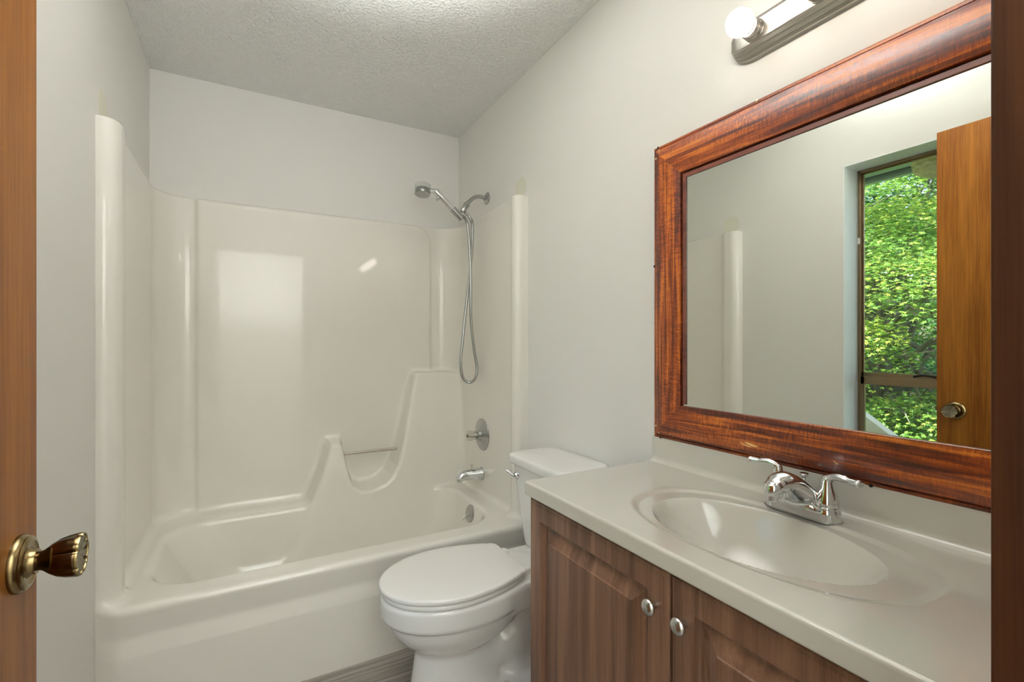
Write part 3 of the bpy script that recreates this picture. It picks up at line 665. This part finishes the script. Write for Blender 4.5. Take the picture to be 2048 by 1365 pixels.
# ------------------------------------------------------------------ mirror
mr = empty('framed_mirror', (XR, 0.61, 0.886), 'large wall mirror in a wide varnished mahogany frame with chipped lower rail', 'mirror')
MY0, MY1, MZ0, MZ1 = 0.135, 1.079, 0.886, 1.789
prof = [(0.0,0.0),(0.0,0.013),(0.002,0.0165),(0.005,0.0185),(0.010,0.0185),(0.0125,0.0165),(0.0135,0.0165),(0.0145,0.0225),(0.0165,0.0262),(0.019,0.0270),(0.040,0.0300),(0.060,0.0312),(0.080,0.0305),(0.100,0.0275),(0.108,0.0262),(0.1110,0.0255),(0.112,0.0235),(0.112,0.0)]
def rail(side, name='frame_rail'):
    A, B = [], []
    for w, h in prof:
        x = XR-h
        if side == 'top': A.append((x, MY0+w, MZ1-w)); B.append((x, MY1-w, MZ1-w))
        if side == 'bottom': A.append((x, MY0+w, MZ0+w)); B.append((x, MY1-w, MZ0+w))
        if side == 'far': A.append((x, MY1-w, MZ0+w)); B.append((x, MY1-w, MZ1-w))
        if side == 'near': A.append((x, MY0+w, MZ0+w)); B.append((x, MY0+w, MZ1-w))
    n = len(A); v = A+B; f = [(i, (i+1) % n, n+(i+1) % n, n+i) for i in range(n)] + [tuple(range(n)), tuple(range(2*n-1, n-1, -1))]
    o = MB().add(v, f).build(name, M['mahog_y' if side in ('top','bottom') else 'mahog_z'], mr); o.data.set_sharp_from_angle(angle=math.radians(28)); return o
R_ = {s: rail(s) for s in ('top', 'bottom', 'far', 'near')}
# inner slip around the glass
mb = MB(); i0, i1 = 0.1165, 0.1285; xs = XR-0.020
for (a,b,c,d) in ((MY0+i0,MY0+i1,MZ0+i0,MZ1-i0),(MY1-i1,MY1-i0,MZ0+i0,MZ1-i0),(MY0+i1,MY1-i1,MZ1-i1,MZ1-i0)): mb.box(xs-0.002, XR-0.012, a, b, c, d)
mb.build('inner_slip', M['slip'] if 'slip' in M else wood('dark_mahogany_slip', 1, [(0.3,(0.06,0.016,0.012)),(0.7,(0.17,0.05,0.03))], rough=0.35), mr, smooth=False, bevel=0.001)
MB().box(XR-0.014, XR-0.004, MY0+0.10, MY1-0.10, MZ0+0.10, MZ1-0.10).build('backing', M['hole'], mr, smooth=False)
MB().box(1.105, 1.109, MY0+0.118, MY1-0.118, MZ0+0.104, MZ1-0.118).build('mirror_glass', M['mirror'], mr, smooth=False)
def screw(y, z, h, mat='screw', r=0.0032, rl='top'):
    MB().lathe([(0,r),(0.0012,r*0.95),(0.0018,r*0.6),(0.0019,0.0003)], (XR-h, y, z), (-1,0,0), 14).build('screw', M[mat], R_[rl])
screw(MY1-0.030, MZ1-0.019, 0.0268, rl='top'); screw(MY1-0.019, MZ1-0.040, 0.0268, rl='far')
screw(MY1-0.030, MZ0+0.019, 0.0268, rl='bottom'); screw(MY1-0.019, MZ0+0.040, 0.0268, rl='far')
screw(MY0+0.030, MZ0+0.019, 0.0268, rl='bottom'); screw(MY0+0.030, MZ1-0.019, 0.0268, rl='top')
for (y, z, m_) in ((1.06, MZ1-0.0045, 'hole'), (0.735, MZ1-0.0045, 'screw'), (1.05, MZ0+0.0045, 'hole'), (0.742, MZ0+0.0045, 'hole'), (0.487, MZ0+0.0045, 'hole'), (1.0745,1.42,'hole')):
    screw(y, z, 0.0182, m_, 0.0040, 'top' if z > 1.5 else 'bottom' if z < 0.95 else 'far')
def chip(pts, rl='bottom'):
    n = len(pts); v = [(XR-0.0305, y, z) for y, z in pts]; v2 = [(x+0.004, y, z) for x, y, z in v]
    o = MB().add(v+v2, [tuple(range(n))] + [(i, (i+1) % n, n+(i+1) % n, n+i) for i in range(n)]).build('bare_chip', M['chip'], R_[rl], smooth=False); o['label'] = 'pale chip of bare wood'
chip([(0.762,0.930),(0.750,0.9305),(0.738,0.9285),(0.729,0.9270),(0.722,0.9252),(0.731,0.9235),(0.742,0.9240),(0.752,0.9262)])
chip([(0.774,0.9290),(0.764,0.9262),(0.754,0.9235),(0.741,0.9205),(0.748,0.9200),(0.760,0.9228),(0.770,0.9262)])
chip([(0.553,0.9292),(0.546,0.9255),(0.541,0.9225),(0.545,0.9222),(0.550,0.9258)])

# ------------------------------------------------------------------ vanity light bar
LZ = 1.950; LY1, LY0 = 0.803, 0.193
lb = empty('vanity_light', (XR, 0.5, LZ), 'brushed nickel vanity light bar with round bulbs above the mirror', 'light fixture')
pf = [(0.053,0.0),(0.053,0.004),(0.0515,0.0055),(0.0500,0.0060),(0.0490,0.0110),(0.0425,0.0150),(0.0420,0.0190),(0.0350,0.0225),(0.0345,0.0265),(0.0275,0.0300),(0.0265,0.0340),(0.0250,0.0352),(0.018,0.0360)]
pf = pf + [(-a, b) for a, b in pf[::-1]]
rr = []
def sec(y, kz, kh): return [(XR-b*kh-0.0005, y, LZ+a*kz) for a, b in pf]
L_ = 0.060
for t in (0, 0.04, 0.12, 0.25, 0.42, 0.62, 0.82, 1.0):
    q = math.sqrt(max(0, 1-(1-t)**2)); rr.append(sec(LY0+L_*t, 0.42+0.58*q, 0.55+0.45*q))
for t in (1.0, 0.82, 0.62, 0.42, 0.25, 0.12, 0.04, 0):
    q = math.sqrt(max(0, 1-(1-t)**2)); rr.append(sec(LY1-L_*t, 0.42+0.58*q, 0.55+0.45*q))
o = MB().rings(rr).build('back_plate', M['nickel'], lb); o.data.set_sharp_from_angle(angle=math.radians(24))
for k, by in enumerate((0.728, 0.575, 0.422, 0.269)):
    s_ = MB().lathe([(0,0.0260),(0.003,0.0260),(0.005,0.0235),(0.013,0.0235),(0.014,0.0245),(0.017,0.0245),(0.018,0.0235),(0.028,0.0235),(0.029,0.0215),(0.029,0.016)], (XR-0.035,by,LZ), (-1,0,0), 40).build('socket', M['nickel'], lb)
    MB().lathe([(0.022,0.013),(0.030,0.0150),(0.034,0.018)], (XR-0.035,by,LZ), (-1,0,0), 28).build('bulb_base', M['white_trim'], s_)
    prof_b = [(0.0 + 0.0315*(1-math.cos(PI*i/20)), max(0.0004, 0.0315*math.sin(PI*i/20))) for i in range(1, 21)]
    MB().lathe([(0.0,0.016)]+[p for p in prof_b if p[0] > 0.003], (XR-0.035-0.028,by,LZ), (-1,0,0), 36).build('bulb', M['bulb'], s_)

# ------------------------------------------------------------------ outside the window
struct('ground', MB().box(-40, XL-0.16, -20, 30, -2.8, -2.6), M['ground'])
ev = empty('roof_eave', (-0.9, 1.2, 2.2), kind='structure')
MB().box(-1.21, XL-0.16, -1.5, 4.5, 2.212, 2.235).build('soffit', M['soffit'], ev, smooth=False)
MB().box(-1.20, -1.155, -1.5, 4.5, 2.204, 2.213).build('vent_strip', M['soffit_vent'], ev, smooth=False)
MB().box(-1.25, -1.21, -1.5, 4.5, 2.190, 2.42).build('fascia', M['soffit'], ev, smooth=False)
MB().box(-1.25, XR+0.5, -0.02, 4.5, 2.56, 2.62).build('roof', M['soffit'], ev, smooth=False)
pn = empty('hanging_planter', (-1.0, 1.02, 2.1), 'tan scalloped planter hanging below the eave outside the window', 'planter')
rr = []
for k, (z, r) in enumerate(((2.180,0.100),(2.176,0.108),(2.165,0.106),(2.155,0.112),(2.142,0.106),(2.130,0.110),(2.117,0.100),(2.105,0.100),(2.093,0.082),(2.082,0.062),(2.074,0.030))):
    rr.append([(-1.0+r*(1+0.03*math.sin(12*a+k*PI/2))*math.cos(a), 1.10+r*(1+0.03*math.sin(12*a+k*PI/2))*math.sin(a), z+0.003*math.sin(12*a)) for a in [2*PI*i/96 for i in range(96)]])
MB().rings(rr).build('pot', M['tan'], pn)
for a in (0, 2*PI/3, 4*PI/3): MB().tube([(-1.0+0.095*math.cos(a), 1.10+0.095*math.sin(a), 2.178), (-1.0, 1.10, 2.212)], 0.0015, 6).build('hanger', M['soffit_vent'], pn)
st = empty('stair_rail', (-1.8, 1.6, -2.6), 'weathered grey sloping stair handrail outside the window', 'handrail')
def beam(p, q, w, h):
    p, q = Vector(p), Vector(q); t = (q-p).normalized(); s = Vector((1,0,0)); s = (s-t*s.dot(t)).normalized(); u = t.cross(s); v = []
    for b in (p, q):
        for a, c in ((-1,-1),(1,-1),(1,1),(-1,1)): v.append(b+s*w/2*a+u*h/2*c)
    return v, [(0,1,2,3),(7,6,5,4),(0,4,5,1),(1,5,6,2),(2,6,7,3),(3,7,4,0)]
sl = (0.6646-0.5238)/(1.845-1.654)
def rz(y): return 0.6646+(y-1.845)*sl
MB().add(*beam((-1.8,2.6,rz(2.6)), (-1.8,-0.6,rz(-0.6)), 0.09, 0.038)).build('handrail', M['rail'], st, smooth=False, bevel=0.003)
MB().add(*beam((-1.8,2.6,rz(2.6)-0.07), (-1.8,-0.6,rz(-0.6)-0.07), 0.038, 0.075)).build('under_rail', M['rail'], st, smooth=False, bevel=0.003)
for yy in (2.5, 0.9, -0.5): MB().box(-1.845, -1.755, yy-0.045, yy+0.045, -2.6, rz(yy)-0.09).build('post', M['rail'], st, smooth=False, bevel=0.004)

def leaf_shape(kind):
    P = []
    if kind == 'maple':
        for i, (a, L) in enumerate(((-2.0,0.62),(-1.05,0.90),(0,1.12),(1.05,0.90),(2.0,0.62))):
            if i: P.append((0.20*math.sin(a-0.52), 0.20*math.cos(a-0.52)))
            P.append((L*math.sin(a)*0.5, L*math.cos(a)*0.5)) if False else P.append((L*math.sin(a)*0.6, L*math.cos(a)*0.6))
        P.append((0.04, -0.26)); P.append((-0.04, -0.26))
        return np.array([(0,0)]+P)
    return np.array([(0,0),(0.0,0.7),(0.26,0.25),(0.2,-0.35),(0,-0.6),(-0.2,-0.35),(-0.26,0.25)])
def foliage(name, C, Nn, size, tone, kind, mat, parent):
    """C centres (n,3), Nn normals (n,3)"""
    sh = leaf_shape(kind); k = len(sh); n = len(C)
    up = Nn/np.linalg.norm(Nn, axis=1)[:,None]; r = rng.normal(size=(n,3)); r[:,2] *= 0.4
    u = r-up*(r*up).sum(1)[:,None]; u /= np.linalg.norm(u, axis=1)[:,None]; w = np.cross(up, u)
    rad2 = (sh**2).sum(1)
    V = C[:,None,:] + size[:,None,None]*(sh[None,:,0,None]*u[:,None,:] + sh[None,:,1,None]*w[:,None,:] - 0.45*rad2[None,:,None]*up[:,None,:])
    F = []
    base = np.arange(n)[:,None]*k
    tri = np.array([(0, i, i+1 if i+1 < k else 1) for i in range(1, k)])
    Q = (base[:,:,None]+tri[None]).reshape(-1, 3)
    V = V.reshape(-1, 3)
    me = bpy.data.meshes.new(name); me.vertices.add(len(V)); me.vertices.foreach_set('co', V.ravel())
    me.loops.add(Q.size); me.loops.foreach_set('vertex_index', Q.ravel().astype(np.int32))
    me.polygons.add(len(Q)); me.polygons.foreach_set('loop_start', np.arange(len(Q), dtype=np.int32)*3)
    me.update(calc_edges=True)
    at = me.attributes.new('tone', 'FLOAT', 'POINT'); at.data.foreach_set('value', np.repeat(tone, k).astype(np.float32))
    o = link(name, me, mat, parent, smooth=False); return o
def tree(name, label, base, crown_c, crown_r, n_spray, per, leaf, kind, mat, spray_r, flat, trunk_r, seed):
    global rng; rng = np.random.default_rng(seed)
    t = empty(name, base, label, 'tree', 'trees beyond the window' if False else None)
    cc = np.array(crown_c); cr = np.array(crown_r)
    d = rng.normal(size=(n_spray, 3)); d /= np.linalg.norm(d, axis=1)[:,None]
    rad = rng.uniform(0.25, 1.0, n_spray)**0.5
    S_ = cc + d*cr*rad[:,None]
    S_ = S_[(S_[:,0] < -1.9)]; n_spray = len(S_)
    C = []; NN = []; TN = []
    for s in S_:
        a = rng.uniform(0, 2*PI, per); r = np.sqrt(rng.uniform(0, 1, per))*spray_r*rng.uniform(0.7, 1.2)
        out = (s-cc); out[2] = 0; out /= max(np.linalg.norm(out), 1e-6)
        px = np.cos(a)*r; py = np.sin(a)*r
        dz = -0.32*(px*out[0]+py*out[1]) - 0.35*r*r/spray_r + rng.normal(size=per)*flat
        C.append(np.stack([s[0]+px, s[1]+py, s[2]+dz], 1))
        nn = rng.normal(size=(per,3))*0.27 + np.array([out[0]*0.35, out[1]*0.35, 1.0]); NN.append(nn)
        TN.append(np.clip(rng.normal(0.5, 0.16, per)+rng.normal()*0.12, 0, 1))
    C = np.concatenate(C); NN = np.concatenate(NN); TN = np.concatenate(TN)
    foliage('foliage', C, NN, rng.uniform(0.75, 1.2, len(C))*leaf, TN, kind, mat, t)
    mb = MB(); top_ = Vector(cc)+Vector((0.1,0.1,cr[2]*0.3))
    tp = spline([base, (base[0]+0.1, base[1]-0.1, base[2]*0.5+cc[2]*0.5-0.5), (cc[0]-0.05, cc[1], cc[2]-cr[2]*0.3), tuple(top_)], 8)
    mb.tube(tp, list(np.linspace(trunk_r, trunk_r*0.4, len(tp))), 12).build('trunk', M['bark'], t)
    mb = MB()
    for s in S_[::2]:
        q = tp[int(rng.integers(len(tp)//2, len(tp)-3))]; s = Vector(s); m1 = q.lerp(s, 0.35)+Vector((0,0,0.18)); m2 = q.lerp(s, 0.72)+Vector(rng.normal(size=3)*0.08)
        L = spline([q, m1, m2, s], 6); mb.tube(L, list(np.linspace(trunk_r*0.28, 0.006, len(L))), 6)
        for j in range(3):
            e = s+Vector((*(rng.normal(size=2)*spray_r*0.6), -0.05)); mb.tube([m2, (m2+e)/2+Vector((0,0,0.04)), e], [0.010,0.007,0.003], 5)
    mb.build('branches', M['bark'], t, fix=False)
    return t
tree('maple_tree', 'yellow green maple tree with fine layered leaves just outside the window', (-5.2, 3.2, -2.6), (-4.7, 2.9, 1.3), (2.1, 2.1, 2.5), 150, 640, 0.056, 'maple', M['maple'], 0.62, 0.05, 0.14, 3)
tree('maple_tree', 'darker green low maple tree beside the stair rail outside', (-4.2, 1.6, -2.6), (-3.7, 2.0, -0.6), (1.5, 1.6, 1.2), 55, 450, 0.058, 'maple', M['maple'], 0.55, 0.06, 0.09, 5)
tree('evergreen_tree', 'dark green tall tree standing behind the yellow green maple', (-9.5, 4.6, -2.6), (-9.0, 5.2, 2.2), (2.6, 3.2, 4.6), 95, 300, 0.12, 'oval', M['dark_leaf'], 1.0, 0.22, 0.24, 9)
